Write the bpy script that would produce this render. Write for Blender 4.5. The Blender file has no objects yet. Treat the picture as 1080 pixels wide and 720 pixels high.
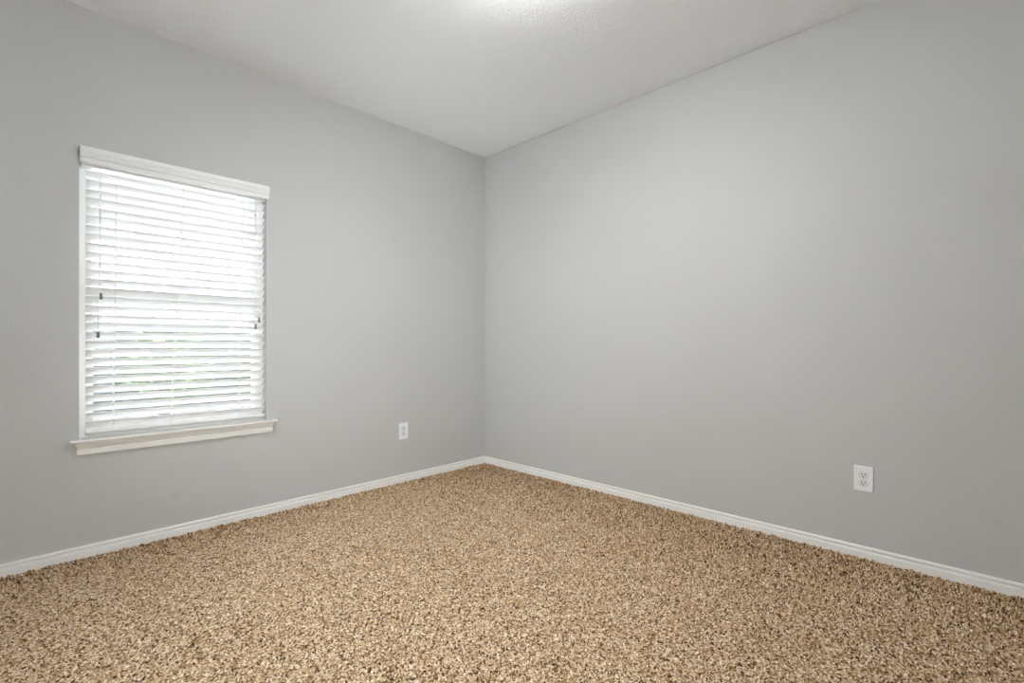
import bpy, bmesh, math, random
import numpy as np
from mathutils import Vector, Matrix
random.seed(7)
S = bpy.context.scene
COL = S.collection

# ------------------------------------------------------------------ camera, sky, sun, exposure
CAM = Vector((-2.9465, -3.2146, 1.0569))
YAW = 45.738
cd = bpy.data.cameras.new('camera'); cam = bpy.data.objects.new('camera', cd); COL.objects.link(cam)
cam.location = CAM
cam.rotation_euler = (math.radians(90), 0, math.radians(-YAW))
cd.sensor_fit = 'HORIZONTAL'; cd.sensor_width = 36.0
cd.lens = 36.0 * 509.77 / 1080.0
cd.shift_y = (363.24 - 360.0) / 1080.0
cd.clip_start = 0.02; cd.clip_end = 200
S.camera = cam

SKY_LOW, SKY_HIGH, SKY_STRENGTH = (0.93, 0.97, 1.0), (0.82, 0.91, 1.0), 8.8
SUN_STRENGTH = 33.0
LAMP_STRENGTH = 92.0
LAMP_COLOR = (1.0, 0.99, 0.985)
S.view_settings.view_transform = 'Standard'
S.view_settings.look = 'None'
S.view_settings.exposure = 0.35
S.view_settings.gamma = 1.0
S.view_settings.use_curve_mapping = False
S.cycles.max_bounces = 14
S.cycles.diffuse_bounces = 10
S.cycles.transparent_max_bounces = 16
S.cycles.sample_clamp_indirect = 0.0
S.cycles.use_denoising = True
S.cycles.caustics_reflective = False
S.cycles.caustics_refractive = False

w = bpy.data.worlds.new('sky'); S.world = w; w.use_nodes = True
nt = w.node_tree; nt.nodes.clear()
out = nt.nodes.new('ShaderNodeOutputWorld'); bg = nt.nodes.new('ShaderNodeBackground')
tc = nt.nodes.new('ShaderNodeTexCoord'); sep = nt.nodes.new('ShaderNodeSeparateXYZ')
rp = nt.nodes.new('ShaderNodeValToRGB')
rp.color_ramp.elements[0].position = 0.0; rp.color_ramp.elements[0].color = SKY_LOW + (1,)
rp.color_ramp.elements[1].position = 0.8; rp.color_ramp.elements[1].color = SKY_HIGH + (1,)
nt.links.new(tc.outputs['Generated'], sep.inputs[0]); nt.links.new(sep.outputs['Z'], rp.inputs[0])
nt.links.new(rp.outputs[0], bg.inputs['Color']); bg.inputs['Strength'].default_value = SKY_STRENGTH
nt.links.new(bg.outputs[0], out.inputs[0])

sl = bpy.data.lights.new('sun', 'SUN'); so = bpy.data.objects.new('sun', sl); COL.objects.link(so)
sl.energy = SUN_STRENGTH; sl.angle = math.radians(1.0); sl.color = (1.0, 0.99, 0.97)
so.rotation_euler = Vector((-0.75, 0.04, -1.0)).to_track_quat('-Z', 'Y').to_euler()
so.location = (2, -6, 9)

# ------------------------------------------------------------------ materials
def new_mat(name):
    m = bpy.data.materials.new(name); m.use_nodes = True
    return m, m.node_tree, m.node_tree.nodes['Principled BSDF']

def simple(name, col, rough=0.5, noise=0.0, scale=30.0, bump=0.0, bscale=200.0, bdist=0.001, metal=0.0, spec=0.5):
    m, t, b = new_mat(name)
    b.inputs['Base Color'].default_value = col + (1,)
    b.inputs['Roughness'].default_value = rough
    b.inputs['Metallic'].default_value = metal
    b.inputs['Specular IOR Level'].default_value = spec
    co = t.nodes.new('ShaderNodeTexCoord')
    if noise:
        n = t.nodes.new('ShaderNodeTexNoise'); n.inputs['Scale'].default_value = scale; n.inputs['Detail'].default_value = 4
        r = t.nodes.new('ShaderNodeValToRGB')
        r.color_ramp.elements[0].position = 0.3; r.color_ramp.elements[1].position = 0.7
        r.color_ramp.elements[0].color = tuple(max(0, c * (1 - noise)) for c in col) + (1,)
        r.color_ramp.elements[1].color = tuple(min(1, c * (1 + noise)) for c in col) + (1,)
        t.links.new(co.outputs['Object'], n.inputs['Vector']); t.links.new(n.outputs['Fac'], r.inputs[0])
        t.links.new(r.outputs[0], b.inputs['Base Color'])
    if bump:
        n2 = t.nodes.new('ShaderNodeTexNoise'); n2.inputs['Scale'].default_value = bscale; n2.inputs['Detail'].default_value = 3
        bp = t.nodes.new('ShaderNodeBump'); bp.inputs['Strength'].default_value = bump; bp.inputs['Distance'].default_value = bdist
        t.links.new(co.outputs['Object'], n2.inputs['Vector']); t.links.new(n2.outputs['Fac'], bp.inputs['Height'])
        t.links.new(bp.outputs[0], b.inputs['Normal'])
    return m

def paint(name, col, stains=(), bump=0.24, scale=125.0, dist=0.0020):
    """eggshell paint over an orange-peel texture, with faint round scuffs"""
    m, t, b = new_mat(name)
    b.inputs['Roughness'].default_value = 0.62
    b.inputs['Specular IOR Level'].default_value = 0.3
    co = t.nodes.new('ShaderNodeTexCoord')
    n = t.nodes.new('ShaderNodeTexNoise'); n.inputs['Scale'].default_value = scale; n.inputs['Detail'].default_value = 2.5; n.inputs['Roughness'].default_value = 0.45
    r = t.nodes.new('ShaderNodeValToRGB'); r.color_ramp.elements[0].position = 0.40; r.color_ramp.elements[1].position = 0.66
    bp = t.nodes.new('ShaderNodeBump'); bp.inputs['Strength'].default_value = bump; bp.inputs['Distance'].default_value = dist
    t.links.new(co.outputs['Object'], n.inputs['Vector']); t.links.new(n.outputs['Fac'], r.inputs[0])
    t.links.new(r.outputs[0], bp.inputs['Height']); t.links.new(bp.outputs[0], b.inputs['Normal'])
    last = None
    base = t.nodes.new('ShaderNodeRGB'); base.outputs[0].default_value = col + (1,)
    last = base.outputs[0]
    for (pos, rad, amt) in stains:
        d = t.nodes.new('ShaderNodeVectorMath'); d.operation = 'DISTANCE'; d.inputs[1].default_value = pos
        t.links.new(co.outputs['Object'], d.inputs[0])
        mr = t.nodes.new('ShaderNodeMapRange'); mr.inputs['From Min'].default_value = rad * 0.4; mr.inputs['From Max'].default_value = rad
        mr.inputs['To Min'].default_value = amt; mr.inputs['To Max'].default_value = 0.0
        t.links.new(d.outputs['Value'], mr.inputs['Value'])
        mx = t.nodes.new('ShaderNodeMix'); mx.data_type = 'RGBA'
        t.links.new(mr.outputs[0], mx.inputs['Factor']); t.links.new(last, mx.inputs['A'])
        mx.inputs['B'].default_value = tuple(c * 0.55 for c in col) + (1,)
        last = mx.outputs['Result']
    t.links.new(last, b.inputs['Base Color'])
    return m

WALL_COL = (0.555, 0.552, 0.547)
M_wall_left = paint('grey_wall_paint', WALL_COL, stains=[((-2.3287, 0, 0.2211), 0.024, 0.16), ((-1.36, 0, 0.62), 0.02, 0.08)])
M_wall = paint('grey_wall_paint_plain', WALL_COL, stains=[((0, -3.262, 0.296), 0.02, 0.09)])
M_ceiling = paint('white_ceiling_paint', (0.885, 0.90, 0.925), bump=0.4, scale=80.0, dist=0.003)
M_trim = simple('white_trim_paint', (0.86, 0.85, 0.83), 0.35, bump=0.08, bscale=60)
M_sill = simple('ivory_sill_paint', (0.80, 0.785, 0.75), 0.38, bump=0.08, bscale=60)
M_vinyl = simple('white_vinyl', (0.86, 0.85, 0.83), 0.35, noise=0.015)
M_slat = simple('white_slat', (0.88, 0.88, 0.88), 0.38, noise=0.01)
M_valance = simple('white_valance', (0.84, 0.84, 0.84), 0.4, noise=0.01)
M_cord = simple('white_cord', (0.80, 0.80, 0.79), 0.8, noise=0.03, scale=300)
M_tassel = simple('grey_tassel', (0.20, 0.21, 0.23), 0.4, noise=0.03)
M_bead = simple('beige_bead', (0.55, 0.45, 0.34), 0.5, noise=0.05)
M_plate = simple('white_plate_plastic', (0.88, 0.89, 0.915), 0.3, noise=0.01)
M_recept = simple('white_receptacle_plastic', (0.83, 0.83, 0.82), 0.32, noise=0.01)
M_slot = simple('dark_slot', (0.015, 0.014, 0.013), 0.6, noise=0.2)
M_joint = simple('dark_joint', (0.16, 0.155, 0.15), 0.7, noise=0.1)
M_screw = simple('painted_screw', (0.72, 0.72, 0.70), 0.3, noise=0.02)
M_lampbase = simple('brushed_nickel', (0.62, 0.60, 0.57), 0.3, noise=0.03, metal=1.0)
M_concrete = simple('pale_concrete', (0.66, 0.67, 0.68), 0.9, noise=0.08, scale=3)
M_mulch = simple('dark_mulch', (0.045, 0.045, 0.046), 0.95, noise=0.4, scale=8)
M_fence = simple('grey_weathered_wood', (0.07, 0.07, 0.073), 0.9, noise=0.3, scale=6)
M_siding = simple('red_brown_brick', (0.20, 0.11, 0.085), 0.9, noise=0.3, scale=10)
M_roof = simple('grey_shingle', (0.10, 0.10, 0.105), 0.9, noise=0.3, scale=20)

M_glass, t, b = new_mat('window_glass')
t.nodes.remove(b)
tr = t.nodes.new('ShaderNodeBsdfTransparent'); tr.inputs[0].default_value = (0.93, 0.95, 0.94, 1)
gl = t.nodes.new('ShaderNodeBsdfGlossy'); gl.inputs['Roughness'].default_value = 0.02
fr = t.nodes.new('ShaderNodeFresnel'); fr.inputs['IOR'].default_value = 1.5
mx = t.nodes.new('ShaderNodeMixShader')
t.links.new(fr.outputs[0], mx.inputs[0]); t.links.new(tr.outputs[0], mx.inputs[1]); t.links.new(gl.outputs[0], mx.inputs[2])
t.links.new(mx.outputs[0], t.nodes['Material Output'].inputs[0])

M_dome, t, b = new_mat('lit_opal_glass')
b.inputs['Base Color'].default_value = (0.9, 0.89, 0.87, 1); b.inputs['Roughness'].default_value = 0.3
b.inputs['Emission Color'].default_value = LAMP_COLOR + (1,)
b.inputs['Emission Strength'].default_value = LAMP_STRENGTH

M_leaf, t, b = new_mat('leaf_green')
oi = t.nodes.new('ShaderNodeTexCoord'); n = t.nodes.new('ShaderNodeTexNoise'); n.inputs['Scale'].default_value = 9
r = t.nodes.new('ShaderNodeValToRGB')
r.color_ramp.elements[0].position = 0.35; r.color_ramp.elements[0].color = (0.015, 0.032, 0.015, 1)
r.color_ramp.elements[1].position = 0.68; r.color_ramp.elements[1].color = (0.075, 0.11, 0.02, 1)
t.links.new(oi.outputs['Object'], n.inputs['Vector']); t.links.new(n.outputs['Fac'], r.inputs[0]); t.links.new(r.outputs[0], b.inputs['Base Color'])
b.inputs['Roughness'].default_value = 0.6
M_bark = simple('brown_bark', (0.10, 0.07, 0.05), 0.9, noise=0.3, scale=20)

# carpet: multi-tone twisted yarn
M_carpet, t, b = new_mat('brown_frieze_carpet')
b.inputs['Roughness'].default_value = 0.95; b.inputs['Specular IOR Level'].default_value = 0.1
b.inputs['Sheen Weight'].default_value = 0.15; b.inputs['Sheen Roughness'].default_value = 0.5
co = t.nodes.new('ShaderNodeTexCoord')
wn = t.nodes.new('ShaderNodeTexNoise'); wn.inputs['Scale'].default_value = 70; wn.inputs['Detail'].default_value = 1
wm = t.nodes.new('ShaderNodeVectorMath'); wm.operation = 'MULTIPLY_ADD'; wm.inputs[1].default_value = (0.006, 0.006, 0.0)
vo = t.nodes.new('ShaderNodeTexVoronoi'); vo.inputs['Scale'].default_value = 185
sx = t.nodes.new('ShaderNodeSeparateColor')
rp = t.nodes.new('ShaderNodeValToRGB'); rp.color_ramp.interpolation = 'LINEAR'
E = rp.color_ramp.elements
E[0].position = 0.0; E[0].color = (0.040, 0.020, 0.007, 1)
E[1].position = 1.0; E[1].color = (0.93, 0.79, 0.63, 1)
for p_, c_ in ((0.13, (0.10, 0.05, 0.016)), (0.30, (0.38, 0.215, 0.085)), (0.62, (0.61, 0.42, 0.245)), (0.82, (0.76, 0.59, 0.415))):
    e = E.new(p_); e.color = c_ + (1,)
flat = t.nodes.new('ShaderNodeVectorMath'); flat.operation = 'MULTIPLY'; flat.inputs[1].default_value = (1, 1, 0)
t.links.new(co.outputs['Object'], flat.inputs[0])
t.links.new(flat.outputs[0], wn.inputs['Vector'])
t.links.new(wn.outputs['Color'], wm.inputs[0]); t.links.new(flat.outputs[0], wm.inputs[2])
t.links.new(wm.outputs[0], vo.inputs['Vector']); t.links.new(vo.outputs['Color'], sx.inputs[0]); t.links.new(sx.outputs[0], rp.inputs[0])
t.links.new(rp.outputs[0], b.inputs['Base Color'])

# ------------------------------------------------------------------ helpers
def link(name, me, mat, parent=None, loc=None):
    o = bpy.data.objects.new(name, me); COL.objects.link(o)
    if mat: me.materials.append(mat)
    if parent: o.parent = parent
    if loc is not None: o.location = loc
    return o

def from_bm(name, bm, mat, parent=None, smooth=False, loc=None):
    bmesh.ops.recalc_face_normals(bm, faces=bm.faces)
    me = bpy.data.meshes.new(name); bm.to_mesh(me); bm.free()
    if smooth:
        for p in me.polygons: p.use_smooth = True
    return link(name, me, mat, parent, loc)

def box(bm, x0, x1, y0, y1, z0, z1, bevel=0.0, seg=2):
    t = bmesh.new()
    vs = [t.verts.new((x, y, z)) for x in (x0, x1) for y in (y0, y1) for z in (z0, z1)]
    for f in ((0, 1, 3, 2), (4, 6, 7, 5), (0, 4, 5, 1), (2, 3, 7, 6), (0, 2, 6, 4), (1, 5, 7, 3)):
        t.faces.new([vs[i] for i in f])
    bmesh.ops.recalc_face_normals(t, faces=t.faces)
    if bevel: bmesh.ops.bevel(t, geom=list(t.edges), offset=bevel, segments=seg, profile=0.5, affect='EDGES')
    me = bpy.data.meshes.new('tmp'); t.to_mesh(me); t.free(); bm.from_mesh(me); bpy.data.meshes.remove(me)

def prism_x(bm, prof, x0, x1, slope0=0.0, slope1=0.0):
    """closed profile of (protrusion towards the room, z) carried along x; ends may be mitred outwards with the protrusion"""
    a = [bm.verts.new((x0 - slope0 * p, -p, z)) for p, z in prof]
    c = [bm.verts.new((x1 + slope1 * p, -p, z)) for p, z in prof]
    n = len(prof)
    for i in range(n):
        j = (i + 1) % n; bm.faces.new((a[i], a[j], c[j], c[i]))
    bm.faces.new(a[::-1]); bm.faces.new(c)

def tube(bm, pts, r, sides=6):
    pts = [Vector(p) for p in pts]; rings = []
    for i, p in enumerate(pts):
        d = (pts[min(i + 1, len(pts) - 1)] - pts[max(i - 1, 0)]).normalized()
        u = d.cross(Vector((0, 1, 0)))
        if u.length < 1e-4: u = d.cross(Vector((1, 0, 0)))
        u.normalize(); v = d.cross(u)
        rr = r[i] if isinstance(r, (list, tuple)) else r
        rings.append([bm.verts.new(p + u * rr * math.cos(2 * math.pi * k / sides) + v * rr * math.sin(2 * math.pi * k / sides)) for k in range(sides)])
    for a, c in zip(rings, rings[1:]):
        for k in range(sides): bm.faces.new((a[k], a[(k + 1) % sides], c[(k + 1) % sides], c[k]))
    bm.faces.new(rings[0][::-1]); bm.faces.new(rings[-1])

def lathe(bm, prof, centre, sides=32):
    cx, cy, cz = centre; rings = []
    for r, z in prof:
        if r < 1e-6: rings.append([bm.verts.new((cx, cy, cz + z))])
        else: rings.append([bm.verts.new((cx + r * math.cos(2 * math.pi * k / sides), cy + r * math.sin(2 * math.pi * k / sides), cz + z)) for k in range(sides)])
    for a, c in zip(rings, rings[1:]):
        for k in range(sides):
            j = (k + 1) % sides
            if len(a) == 1 and len(c) == 1: continue
            if len(a) == 1: bm.faces.new((a[0], c[k], c[j]))
            elif len(c) == 1: bm.faces.new((a[k], a[j], c[0]))
            else: bm.faces.new((a[k], a[j], c[j], c[k]))

def empty(name, loc, label=None, cat=None, group=None, kind=None):
    o = bpy.data.objects.new(name, None); COL.objects.link(o); o.location = loc; o.empty_display_size = 0.1
    tag(o, label, cat, group, kind); return o

def tag(o, label=None, cat=None, group=None, kind=None):
    if label: o['label'] = label
    if cat: o['category'] = cat
    if group: o['group'] = group
    if kind: o['kind'] = kind
    return o

def at(parent, o):
    """keep a part built in world coordinates in place under its thing"""
    o.parent = parent
    o.matrix_parent_inverse = Matrix.Translation(-parent.location)
    return o

# ------------------------------------------------------------------ room shell
X0, Y0, H, T = -3.75, -4.15, 2.74, 0.14
HX0, HX1, HZ0, HZ1 = -2.728, -1.850, 0.560, 2.020     # window opening

bm = bmesh.new()
xs = [X0 - T, HX0, HX1, 0.0]; zs = [-0.15, HZ0, HZ1, H + 0.1]
gf = {}; gb = {}
for i, x in enumerate(xs):
    for k, z in enumerate(zs):
        gf[i, k] = bm.verts.new((x, 0, z)); gb[i, k] = bm.verts.new((x, T, z))
for i in range(3):
    for k in range(3):
        if (i, k) == (1, 1): continue
        bm.faces.new((gf[i, k], gf[i + 1, k], gf[i + 1, k + 1], gf[i, k + 1]))
        bm.faces.new((gb[i, k], gb[i, k + 1], gb[i + 1, k + 1], gb[i + 1, k]))
for a, c in (((1, 1), (2, 1)), ((2, 1), (2, 2)), ((2, 2), (1, 2)), ((1, 2), (1, 1))):
    bm.faces.new((gf[a], gf[c], gb[c], gb[a]))
ring = [(i, 0) for i in range(4)] + [(3, k) for k in (1, 2, 3)] + [(i, 3) for i in (2, 1, 0)] + [(0, k) for k in (2, 1)]
for a, c in zip(ring, ring[1:] + ring[:1]): bm.faces.new((gf[a], gb[a], gb[c], gf[c]))
tag(from_bm('wall_left', bm, M_wall_left), 'grey painted wall with the window in it', kind='structure')

bm = bmesh.new()      # right wall: a hairline gap is left open under the ceiling
prof = [(0, -0.15), (T, -0.15), (T, H + 0.1), (0.008, H + 0.1), (0.008, H - 0.0028), (0, H - 0.0028)]
a = [bm.verts.new((x, T, z)) for x, z in prof]; c = [bm.verts.new((x, Y0 - T, z)) for x, z in prof]
for i in range(6): bm.faces.new((a[i], a[(i + 1) % 6], c[(i + 1) % 6], c[i]))
bm.faces.new(a); bm.faces.new(c)
tag(from_bm('wall_right', bm, M_wall), 'bare grey painted wall facing the window corner', kind='structure')
BX0, BX1, BZ0, BZ1 = -3.35, -2.05, 0.20, 1.40      # unseen window added behind the camera for fill daylight
bm = bmesh.new()
box(bm, X0 - T, BX0, Y0 - T, Y0, -0.15, H + 0.1); box(bm, BX1, 0, Y0 - T, Y0, -0.15, H + 0.1)
box(bm, BX0, BX1, Y0 - T, Y0, -0.15, BZ0); box(bm, BX0, BX1, Y0 - T, Y0, BZ1, H + 0.1)
tag(from_bm('wall_back', bm, M_wall), kind='structure')
SY0, SY1, SZ0, SZ1 = -2.25, -0.75, 0.40, 1.60      # unseen window added on the left to brighten carpet and ceiling
bm = bmesh.new()
box(bm, X0 - T, X0, Y0, SY0, -0.15, H + 0.1); box(bm, X0 - T, X0, SY1, 0, -0.15, H + 0.1)
box(bm, X0 - T, X0, SY0, SY1, -0.15, SZ0); box(bm, X0 - T, X0, SY0, SY1, SZ1, H + 0.1)
tag(from_bm('wall_side', bm, M_wall), kind='structure')
bm = bmesh.new(); box(bm, X0 - T, T, Y0 - T, T, H, H + 0.12)
tag(from_bm('ceiling', bm, M_ceiling), 'white textured ceiling', kind='structure')
bm = bmesh.new(); box(bm, X0 - T, T, Y0 - T, T, -0.20, -0.034)
tag(from_bm('floor_slab', bm, M_concrete), kind='structure')

# carpet: a real pile of tufts, one sheet
def carpet(x0, x1, y0, y1, step):
    rng = np.random.default_rng(3)
    nx = int(round((x1 - x0) / step)) + 1; ny = int(round((y1 - y0) / step)) + 1
    gx = np.linspace(x0, x1, nx); gy = np.linspace(y0, y1, ny)
    def octave(cell):
        mx_, my_ = int((x1 - x0) / cell) + 3, int((y1 - y0) / cell) + 3
        g = rng.random((mx_, my_))
        fx = (gx - x0) / cell; fy = (gy - y0) / cell
        ix = fx.astype(int); iy = fy.astype(int); tx = fx - ix; ty = fy - iy
        tx = tx * tx * (3 - 2 * tx); ty = ty * ty * (3 - 2 * ty)
        A = g[np.ix_(ix, iy)]; B = g[np.ix_(ix + 1, iy)]; C_ = g[np.ix_(ix, iy + 1)]; D = g[np.ix_(ix + 1, iy + 1)]
        TX = tx[:, None]; TY = ty[None, :]
        return (A * (1 - TX) + B * TX) * (1 - TY) + (C_ * (1 - TX) + D * TX) * TY
    h = 0.60 * octave(0.0072) + 0.40 * octave(0.0048)
    h = np.clip((h - 0.15) / 0.7, 0, 1)
    # the pile stands taller and looser along the walls, and is trodden flat in the middle of the room
    wob = 0.10 * (octave(0.35) - 0.5) + 0.06 * (octave(0.13) - 0.5)
    dl = -gy[None, :] + wob; dr = -gx[:, None] + 2.5 * wob
    edge = np.maximum(np.clip(1 - dl / 0.36, 0, 1), 0.9 * np.clip(1 - dr / 1.05, 0, 1))
    edge = np.maximum(edge, np.clip(1.25 - np.hypot(np.maximum(dl, 0), np.maximum(dr, 0)) / 1.2, 0, 1))
    amp = 0.85 + 0.75 * edge
    h = h ** (0.70 + 0.9 * edge)
    rim = np.clip(np.minimum(-gy[None, :], -gx[:, None]) / 0.02, 0.35, 1)
    amp = amp * rim
    z = 0.0045 - 0.0130 * amp * (1 - h) + 0.003 * (octave(0.16) - 0.5)
    jx = (rng.random((nx, ny)) - 0.5) * step * 0.7; jy = (rng.random((nx, ny)) - 0.5) * step * 0.7
    # vacuum strokes: the yarn lies one way in the middle of the floor and the other way along the walls
    lean = (0.6 - 1.7 * edge) * 0.0130 * amp * h * rim
    co = np.empty((nx, ny, 3), np.float32)
    co[..., 0] = gx[:, None] + jx + 0.7 * lean; co[..., 1] = gy[None, :] + jy + 0.7 * lean; co[..., 2] = z
    co[..., 0] = np.minimum(co[..., 0], -0.001); co[..., 1] = np.minimum(co[..., 1], -0.001)
    idx = np.arange(nx * ny).reshape(nx, ny)
    q = np.stack([idx[:-1, :-1], idx[1:, :-1], idx[1:, 1:], idx[:-1, 1:]], -1).reshape(-1, 4).astype(np.int32)
    me = bpy.data.meshes.new('floor')
    me.vertices.add(nx * ny); me.vertices.foreach_set('co', co.ravel())
    me.loops.add(q.size); me.loops.foreach_set('vertex_index', q.ravel())
    me.polygons.add(len(q)); me.polygons.foreach_set('loop_start', np.arange(0, q.size, 4, dtype=np.int32))
    me.update(calc_edges=True)
    return me
tag(link('floor', carpet(X0 + 0.004, -0.004, Y0 + 0.004, -0.004, 0.0034), M_carpet),
    'tan and brown flecked cut pile carpet', kind='structure')

# baseboards
BB = [(0.0, -0.032), (0.0135, -0.032), (0.0135, 0.0265), (0.0125, 0.0295), (0.0070, 0.0310), (0.0035, 0.033), (0.003, 0.0375), (0.0050, 0.0405),
      (0.0100, 0.0425), (0.0115, 0.046), (0.0100, 0.0500), (0.0080, 0.0530), (0.0045, 0.0545), (0.0, 0.0548)]
bm = bmesh.new(); prism_x(bm, BB, X0, 0.0)
tag(from_bm('baseboard_left', bm, M_trim), 'white moulded baseboard under the window wall', kind='structure')
def baseboard_y(name, x, sgn):
    bm = bmesh.new()
    a = [bm.verts.new((x + sgn * p, Y0, z)) for p, z in BB]; c = [bm.verts.new((x + sgn * p, 0.0, z)) for p, z in BB]
    n = len(BB)
    for i in range(n): bm.faces.new((a[i], a[(i + 1) % n], c[(i + 1) % n], c[i]))
    bm.faces.new(a); bm.faces.new(c)
    return from_bm(name, bm, M_trim)
tag(baseboard_y('baseboard_right', 0.0, -1), 'white moulded baseboard along the bare right wall', kind='structure')
tag(baseboard_y('baseboard_side', X0, 1), kind='structure')
bm = bmesh.new(); prism_x(bm, BB, X0, 0.0)
for v in bm.verts: v.co.y = Y0 - v.co.y
tag(from_bm('baseboard_back', bm, M_trim), kind='structure')

# ------------------------------------------------------------------ window
win = empty('window_1', ((HX0 + HX1) / 2, 0.08, HZ0), 'white vinyl single-hung window behind the blind', kind='structure')
def frame_ring(name, x0, x1, y0, y1, z0, z1, wl, wr, wb, wt, mat, parent, bevel=0.003):
    bm = bmesh.new()
    box(bm, x0, x0 + wl, y0, y1, z0, z1, bevel); box(bm, x1 - wr, x1, y0, y1, z0, z1, bevel)
    box(bm, x0 + wl - .002, x1 - wr + .002, y0 + .001, y1 - .001, z0, z0 + wb, bevel)
    box(bm, x0 + wl - .002, x1 - wr + .002, y0 + .001, y1 - .001, z1 - wt, z1, bevel)
    return at(parent, from_bm(name, bm, mat))
FZ0, FZ1 = 0.575, HZ1
frame_ring('window_frame', HX0, HX1, 0.078, 0.138, FZ0, FZ1, 0.034, 0.034, 0.03, 0.03, M_vinyl, win)
MEET = 1.305
lower = frame_ring('lower_sash', HX0 + 0.030, HX1 - 0.030, 0.082, 0.106, FZ0 + 0.026, MEET + 0.03, 0.030, 0.030, 0.038, 0.055, M_vinyl, win)
upper = frame_ring('upper_sash', HX0 + 0.030, HX1 - 0.030, 0.108, 0.132, MEET - 0.035, FZ1 - 0.026, 0.026, 0.026, 0.055, 0.030, M_vinyl, win)
for par, y, z0, z1 in ((lower, 0.094, FZ0 + .06, MEET - .022), (upper, 0.120, MEET + .018, FZ1 - .054)):
    bm = bmesh.new(); box(bm, HX0 + 0.054, HX1 - 0.054, y - .002, y + .002, z0, z1)
    p = from_bm('window_pane', bm, M_glass); p.parent = par
bm = bmesh.new(); box(bm, -2.33, -2.25, 0.072, 0.085, MEET + .024, MEET + .036, 0.004); tube(bm, [(-2.29, 0.076, MEET + .03), (-2.26, 0.068, MEET + .038)], 0.005, 8)
lk = from_bm('sash_lock', bm, M_vinyl); lk.parent = lower

# the two added fill windows, never in view, without a blind
def glazed(root, a0, a1, z0, z1, put, names):
    bm = bmesh.new()
    for p0, p1, q0, q1, d in ((a0, a0 + .06, z0, z1, 0), (a1 - .06, a1, z0, z1, 0), (a0 + .058, a1 - .058, z0, z0 + .07, .001), (a0 + .058, a1 - .058, z1 - .06, z1, .001)):
        box(bm, *put(p0, p1, .06 + d, .12 - d), q0, q1, .003)
    at(root, from_bm(names[0], bm, M_vinyl))
    bm = bmesh.new(); box(bm, *put(a0 + .05, a1 - .05, .088, .092), z0 + .06, z1 - .05); at(root, from_bm(names[1], bm, M_glass))
glazed(empty('fill_window_back', ((BX0 + BX1) / 2, Y0 - 0.08, BZ0), kind='structure'), BX0, BX1, BZ0, BZ1,
       lambda p, q, d0, d1: (p, q, Y0 - d1, Y0 - d0), ('window_frame', 'window_pane'))
glazed(empty('fill_window_side', (X0 - 0.08, (SY0 + SY1) / 2, SZ0), kind='structure'), SY0, SY1, SZ0, SZ1,
       lambda p, q, d0, d1: (X0 - d1, X0 - d0, p, q), ('window_frame', 'window_pane'))

# stool and apron
bm = bmesh.new()      # stool with horns beyond the opening: the back part fits the opening, the front part is wider
back = [(-0.078, 0.586), (0.0, 0.586), (0.0, 0.572), (-0.078, 0.572)]
prism_x(bm, back, HX0, HX1)
front = [(0.0, 0.586), (0.036, 0.586), (0.041, 0.5845), (0.0435, 0.581), (0.044, 0.577), (0.042, 0.5735), (0.038, 0.572), (0.0, 0.572)]
prism_x(bm, front, -2.763, -1.799)
at(win, from_bm('window_sill', bm, M_sill))
AP = [(0.0, 0.572), (0.026, 0.572), (0.0255, 0.566), (0.024, 0.560), (0.0215, 0.553), (0.0185, 0.547), (0.0155, 0.541), (0.0135, 0.5375),
      (0.0185, 0.535), (0.0185, 0.513), (0.0165, 0.509), (0.0, 0.5085)]
bm = bmesh.new(); prism_x(bm, AP, -2.722, -1.836, 0.9, 0.9)
at(win, from_bm('window_apron', bm, M_sill))

# ------------------------------------------------------------------ blind
bl = empty('window_blind', (-2.282, 0.0, 0.60), 'white wooden-slat venetian blind half closed over the window', 'window blind')
VP = [(0.002, 2.041), (0.030, 2.041), (0.0325, 2.038), (0.0325, 2.022), (0.0305, 2.016), (0.026, 2.0125), (0.0265, 2.0095), (0.0285, 2.008),
      (0.0285, 2.003), (0.025, 2.0005), (0.0245, 1.998), (0.0265, 1.9965), (0.0265, 1.992), (0.0205, 1.988), (0.0185, 1.986),
      (0.0215, 1.983), (0.0215, 1.966), (0.020, 1.9645), (0.002, 1.9645)]
bm = bmesh.new(); prism_x(bm, VP, -2.7255, -1.8425)
at(bl, from_bm('valance', bm, M_valance))
bm = bmesh.new(); box(bm, -2.722, -1.856, 0.006, 0.062, 1.952, 2.012, 0.003)
at(bl, from_bm('headrail', bm, M_valance))

PITCH, TILT, W2 = 0.0452, math.radians(45.5), 0.025
ZTOP = 1.934
YC = 0.032
def slat_mesh():
    bm = bmesh.new(); n = 8; th = 0.0023
    up, dn = [], []
    for i in range(n + 1):
        s = -W2 + 2 * W2 * i / n
        crown = 0.0016 * (1 - (s / W2) ** 2)
        e = th * (1.0 if 0 < i < n else 0.95)
        up.append((s, crown + e)); dn.append((s, crown - e))
    loop = up + dn[::-1]
    pts = []
    for s, c in loop:      # s = -W2 is the room-side edge, which is the high one
        pts.append((s * math.cos(TILT) + c * math.sin(TILT), -s * math.sin(TILT) + c * math.cos(TILT)))
    a = [bm.verts.new((-2.7015, y, z)) for y, z in pts]; c = [bm.verts.new((-1.8585, y, z)) for y, z in pts]
    m = len(pts)
    for i in range(m): bm.faces.new((a[i], a[(i + 1) % m], c[(i + 1) % m], c[i]))
    bm.faces.new(a); bm.faces.new(c)
    bmesh.ops.recalc_face_normals(bm, faces=bm.faces)
    me = bpy.data.meshes.new('slat'); bm.to_mesh(me); bm.free(); me.materials.append(M_slat)
    return me
SM = slat_mesh()
zc0 = ZTOP - W2 * math.sin(TILT)
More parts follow.
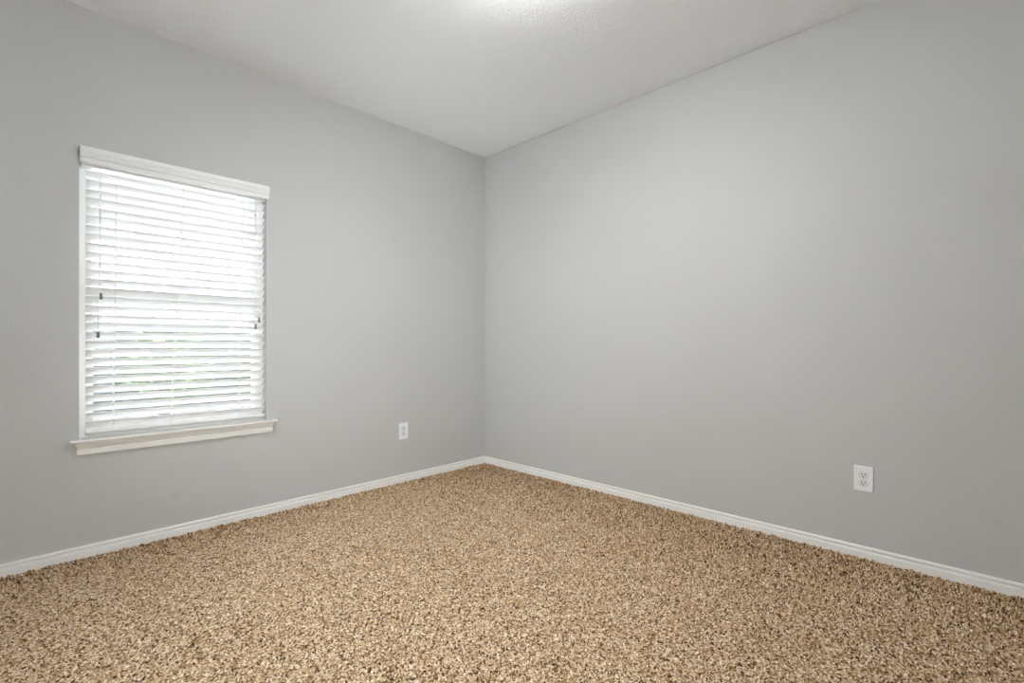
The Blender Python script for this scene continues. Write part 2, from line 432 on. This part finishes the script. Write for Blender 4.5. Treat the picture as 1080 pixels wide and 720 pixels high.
for k in range(29):
    o = bpy.data.objects.new('slat', SM); COL.objects.link(o)
    o.location = (random.uniform(-.0008, .0008), YC + random.uniform(-.0006, .0006), zc0 - PITCH * k + random.uniform(-.0008, .0008))
    o.rotation_euler = (random.uniform(-.02, .02), random.uniform(-.0008, .0008), 0)
    at(bl, o)
# bottom rail: a thicker slat at the same sort of tilt
bm = bmesh.new(); box(bm, -2.7015, -1.8585, -0.025, 0.025, -0.008, 0.008, 0.003)
bmesh.ops.rotate(bm, verts=bm.verts, cent=(0, 0, 0), matrix=Matrix.Rotation(-math.radians(24), 3, 'X'))
o = from_bm('bottom_rail', bm, M_slat); o.location = (0, YC, 0.6095); at(bl, o)
RAIL = o
for x in (-2.595, -2.345, -1.997):
    bm = bmesh.new(); lathe(bm, [(0, -.003), (.006, -.003), (.007, 0), (.006, .003), (0, .004)], (x, 0, 0), 12)
    bmesh.ops.rotate(bm, verts=bm.verts, cent=(x, 0, 0), matrix=Matrix.Rotation(math.radians(66), 3, 'X'))
    q = from_bm('cord_button', bm, M_valance); q.parent = RAIL; q.location = (0, -0.0235, 0.0085)

# ladder cords: a front and a back string with a rung under each slat
dy, dz = W2 * math.cos(TILT), W2 * math.sin(TILT)
for xt, xb in ((-2.580, -2.594), (-2.284, -2.344), (-1.981, -1.997)):
    bm = bmesh.new()
    def xz(z): return xt + (xb - xt) * (1.96 - z) / (1.96 - 0.61)
    tube(bm, [(xz(z), YC - dy - 0.0022, z) for z in (1.96, 1.5, 1.05, 0.62)], 0.0014, 6)
    tube(bm, [(xz(z), YC + dy + 0.0022, z) for z in (1.96, 1.5, 1.05, 0.60)], 0.0012, 6)
    for k in range(29):
        z = zc0 - PITCH * k
        tube(bm, [(xz(z) + 0.002, YC - dy - .002, z + dz - .002), (xz(z) + 0.002, YC + dy + .002, z - dz - .002)], 0.0006, 4)
    at(bl, from_bm('ladder_cord', bm, M_cord))

def pull(name, xt, x, ztas, y, bead=None):
    bm = bmesh.new()
    tube(bm, [(xt, y + 0.012, 1.962), (xt, y, 1.93), (xt + (x - xt) * .4, y, (1.93 + ztas) / 2), (x, y, ztas + .012)], 0.0014, 6)
    c = at(bl, from_bm(name, bm, M_cord))
    bm = bmesh.new()
    lathe(bm, [(0, .016), (.0035, .016), (.0055, .013), (.0066, .008), (.0066, .003), (.0050, .001), (.0050, -.001), (.0068, -.003), (.0076, -.010), (.0074, -.0155), (.006, -.017), (0, -.017)], (x, y, ztas), 16)
    tsl = from_bm('tassel', bm, M_tassel, smooth=False); tsl.parent = c
    if bead:
        bm = bmesh.new(); lathe(bm, [(0, .006), (.003, .005), (.0038, 0), (.003, -.005), (0, -.006)], (xt, y, bead), 12)
        bd = from_bm('cord_bead', bm, M_bead); bd.parent = c
pull('tilt_cord', -2.652, -2.646, 1.303, -0.012)
pull('tilt_cord', -2.645, -2.657, 1.107, -0.014)
pull('lift_cord', -1.919, -1.899, 1.211, -0.012)
pull('lift_cord', -1.922, -1.919, 1.169, -0.014, bead=1.85)

# ------------------------------------------------------------------ outlets (built facing -y at the origin, then turned)
def outlet(loc, rot, label):
    r = empty('wall_outlet', loc, label, 'electrical outlet', 'electrical outlets on the walls')
    r.rotation_euler = (0, 0, rot)
    PW, PH = 0.0395, 0.0622
    bm = bmesh.new(); lv = []
    for wv, hv, y in ((PW, PH, 0.0), (PW, PH, -0.0035), (PW - .0012, PH - .0012, -0.0050), (PW - .005, PH - .005, -0.0062)):
        lv.append([bm.verts.new((sx_ * wv, y, sz_ * hv)) for sx_, sz_ in ((-1, -1), (1, -1), (1, 1), (-1, 1))])
    for a, c in zip(lv, lv[1:]):
        for k in range(4): bm.faces.new((a[k], a[(k + 1) % 4], c[(k + 1) % 4], c[k]))
    bm.faces.new(lv[0]); bm.faces.new(lv[-1])
    from_bm('cover_plate', bm, M_plate, r)
    for zc in (0.0192, -0.0192):
        bm = bmesh.new()      # round face flattened at top and bottom, with a thin dark joint around it
        def outline(rad, flat_): return [(max(-rad, min(rad, rad * math.cos(a))), max(-flat_, min(flat_, rad * math.sin(a)))) for a in [2 * math.pi * i / 40 for i in range(40)]]
        A = [bm.verts.new((x, -0.0055, zc + z)) for x, z in outline(0.0172, 0.0142)]
        B = [bm.verts.new((x, -0.0082, zc + z)) for x, z in outline(0.0170, 0.0140)]
        C2 = [bm.verts.new((x, -0.0090, zc + z)) for x, z in outline(0.0160, 0.0130)]
        for P, Q in ((A, B), (B, C2)):
            for k in range(40): bm.faces.new((P[k], P[(k + 1) % 40], Q[(k + 1) % 40], Q[k]))
        bm.faces.new(C2)
        face = from_bm('receptacle', bm, M_recept, r)
        bm = bmesh.new()
        P = [bm.verts.new((x, -0.0064, zc + z)) for x, z in outline(0.0184, 0.0154)]
        Q = [bm.verts.new((x, -0.0064, zc + z)) for x, z in outline(0.0171, 0.0141)]
        for k in range(40): bm.faces.new((P[k], P[(k + 1) % 40], Q[(k + 1) % 40], Q[k]))
        from_bm('joint', bm, M_joint, face)
        for sx_, hh in ((-0.0064, 0.0052), (0.0064, 0.0043)):
            bm = bmesh.new(); box(bm, sx_ - .0019, sx_ + .0019, -0.0093, -0.0088, zc + .003 - hh, zc + .003 + hh)
            from_bm('slot', bm, M_slot, face)
        bm = bmesh.new()
        pts = [(0.0034 * math.cos(a), 0.0034 * math.sin(a)) for a in [math.pi * (1 + i / 10) for i in range(11)]] + [(0.0034, 0.0018), (-0.0034, 0.0018)]
        A = [bm.verts.new((x, -0.0088, zc - .0078 + z)) for x, z in pts]; B = [bm.verts.new((x, -0.0093, zc - .0078 + z)) for x, z in pts]
        for k in range(len(pts)): bm.faces.new((A[k], A[(k + 1) % len(pts)], B[(k + 1) % len(pts)], B[k]))
        bm.faces.new(A); bm.faces.new(B)
        from_bm('ground_hole', bm, M_slot, face)
    bm = bmesh.new(); lathe(bm, [(0, 0.0012), (.0022, 0.001), (.0028, 0.0002), (.0028, -.0006)], (0, 0, 0), 16)
    bmesh.ops.rotate(bm, verts=bm.verts, cent=(0, 0, 0), matrix=Matrix.Rotation(math.radians(90), 3, 'X'))
    o = from_bm('screw', bm, M_screw, r); o.location = (0, -0.0064, 0)
    return r
outlet((-0.8545, 0.0, 0.3895), 0.0, 'white duplex outlet low on the wall beside the window, nearer the room corner')
outlet((0.0, -2.789, 0.3895), math.radians(-90), 'white duplex outlet low on the bare wall that has no window')

# ------------------------------------------------------------------ ceiling lamp just above the picture
LX, LY = -1.495, -1.825
lamp = empty('ceiling_light', (LX, LY, H), 'round flush opal dome light lit on the ceiling', 'ceiling light')
bm = bmesh.new(); lathe(bm, [(0, 0), (.150, 0), (.156, -.006), (.160, -.006), (.160, -.050), (.150, -.054), (0, -.054)], (0, 0, 0), 48)
from_bm('lamp_base', bm, M_lampbase, lamp)
bm = bmesh.new(); lathe(bm, [(.146, -.052)] + [(.146 * math.cos(a), -.053 - .055 * math.sin(a)) for a in [math.pi / 2 * i / 10 for i in range(10)]] + [(0, -.108)], (0, 0, 0), 48)
from_bm('lamp_shade', bm, M_dome, lamp, smooth=True)
bm = bmesh.new(); lathe(bm, [(0, -.106), (.009, -.107), (.010, -.113), (.006, -.121), (0, -.124)], (0, 0, 0), 16)
from_bm('finial', bm, M_lampbase, lamp)

# ------------------------------------------------------------------ outdoors, seen in strips between the slats
bm = bmesh.new(); box(bm, -30, 30, -30, T + 5.6, -0.5, -0.25)
tag(from_bm('ground', bm, M_concrete), 'pale concrete yard outside the window', kind='structure')
bm = bmesh.new(); box(bm, -30, 30, T + 5.6, 45, -0.5, -0.26)
tag(from_bm('ground', bm, M_mulch), 'dark mulched yard outside the window', kind='structure')
fn = empty('wood_fence', (-2, 8.0, -0.25), 'grey weathered wooden fence seen through the lower slats', 'fence')
bm = bmesh.new(); x = -12.0
while x < 13:
    wv = 0.1455; hz = 1.50 + random.uniform(-.015, .015)
    box(bm, x, x + wv, 8.0, 8.02, -0.25, hz); x += 0.146
at(fn, from_bm('board_panel', bm, M_fence))
for z in (0.05, 0.6, 1.2):
    bm = bmesh.new(); box(bm, -12, 13, 8.02, 8.06, z, z + .09); at(fn, from_bm('rail', bm, M_fence))

def shrub(loc, rad, hgt, label, seed):
    rnd = random.Random(seed)
    r = empty('shrub', loc, label, 'shrub', 'shrubs in front of the fence')
    bm = bmesh.new()
    for _ in range(900):
        while True:
            d = Vector((rnd.uniform(-1, 1), rnd.uniform(-1, 1), rnd.uniform(-1, 1)))
            if 0.45 < d.length < 1: break
        p = Vector((d.x * rad, d.y * rad, hgt * (0.55 + 0.45 * d.z)))
        s = rnd.uniform(.045, .085); e = Matrix.Rotation(rnd.uniform(0, 6.28), 3, 'Z') @ Matrix.Rotation(rnd.uniform(-.9, .9), 3, 'X') @ Matrix.Rotation(rnd.uniform(-.9, .9), 3, 'Y')
        vs = [bm.verts.new(p + e @ Vector(q) * s) for q in ((-1, 0, 0), (-.2, -.45, .12), (1, 0, 0), (-.2, .45, .12))]
        bm.faces.new((vs[0], vs[1], vs[2])); bm.faces.new((vs[0], vs[2], vs[3]))
    me = bpy.data.meshes.new('foliage'); bm.to_mesh(me); bm.free(); link('foliage', me, M_leaf, r)
    bm = bmesh.new()
    for k in range(4):
        a = k * 1.6; tube(bm, [(0.04 * math.cos(a), .04 * math.sin(a), 0), (.12 * math.cos(a), .12 * math.sin(a), hgt * .4), (.3 * rad * math.cos(a), .3 * rad * math.sin(a), hgt * .8)], [.02, .015, .008], 6)
    from_bm('stem', bm, M_bark, r)
for i, (x, y, rad, h) in enumerate(((-4.6, 6.6, .75, 1.75), (-2.9, 6.8, .78, 1.9), (-1.2, 6.6, .72, 1.7), (0.5, 6.8, .8, 1.85), (2.2, 6.6, .75, 1.7))):
    shrub((x, y, -0.25), rad, h, 'green leafy shrub glimpsed between the slats of the blind, in a row before the fence', 20 + i)
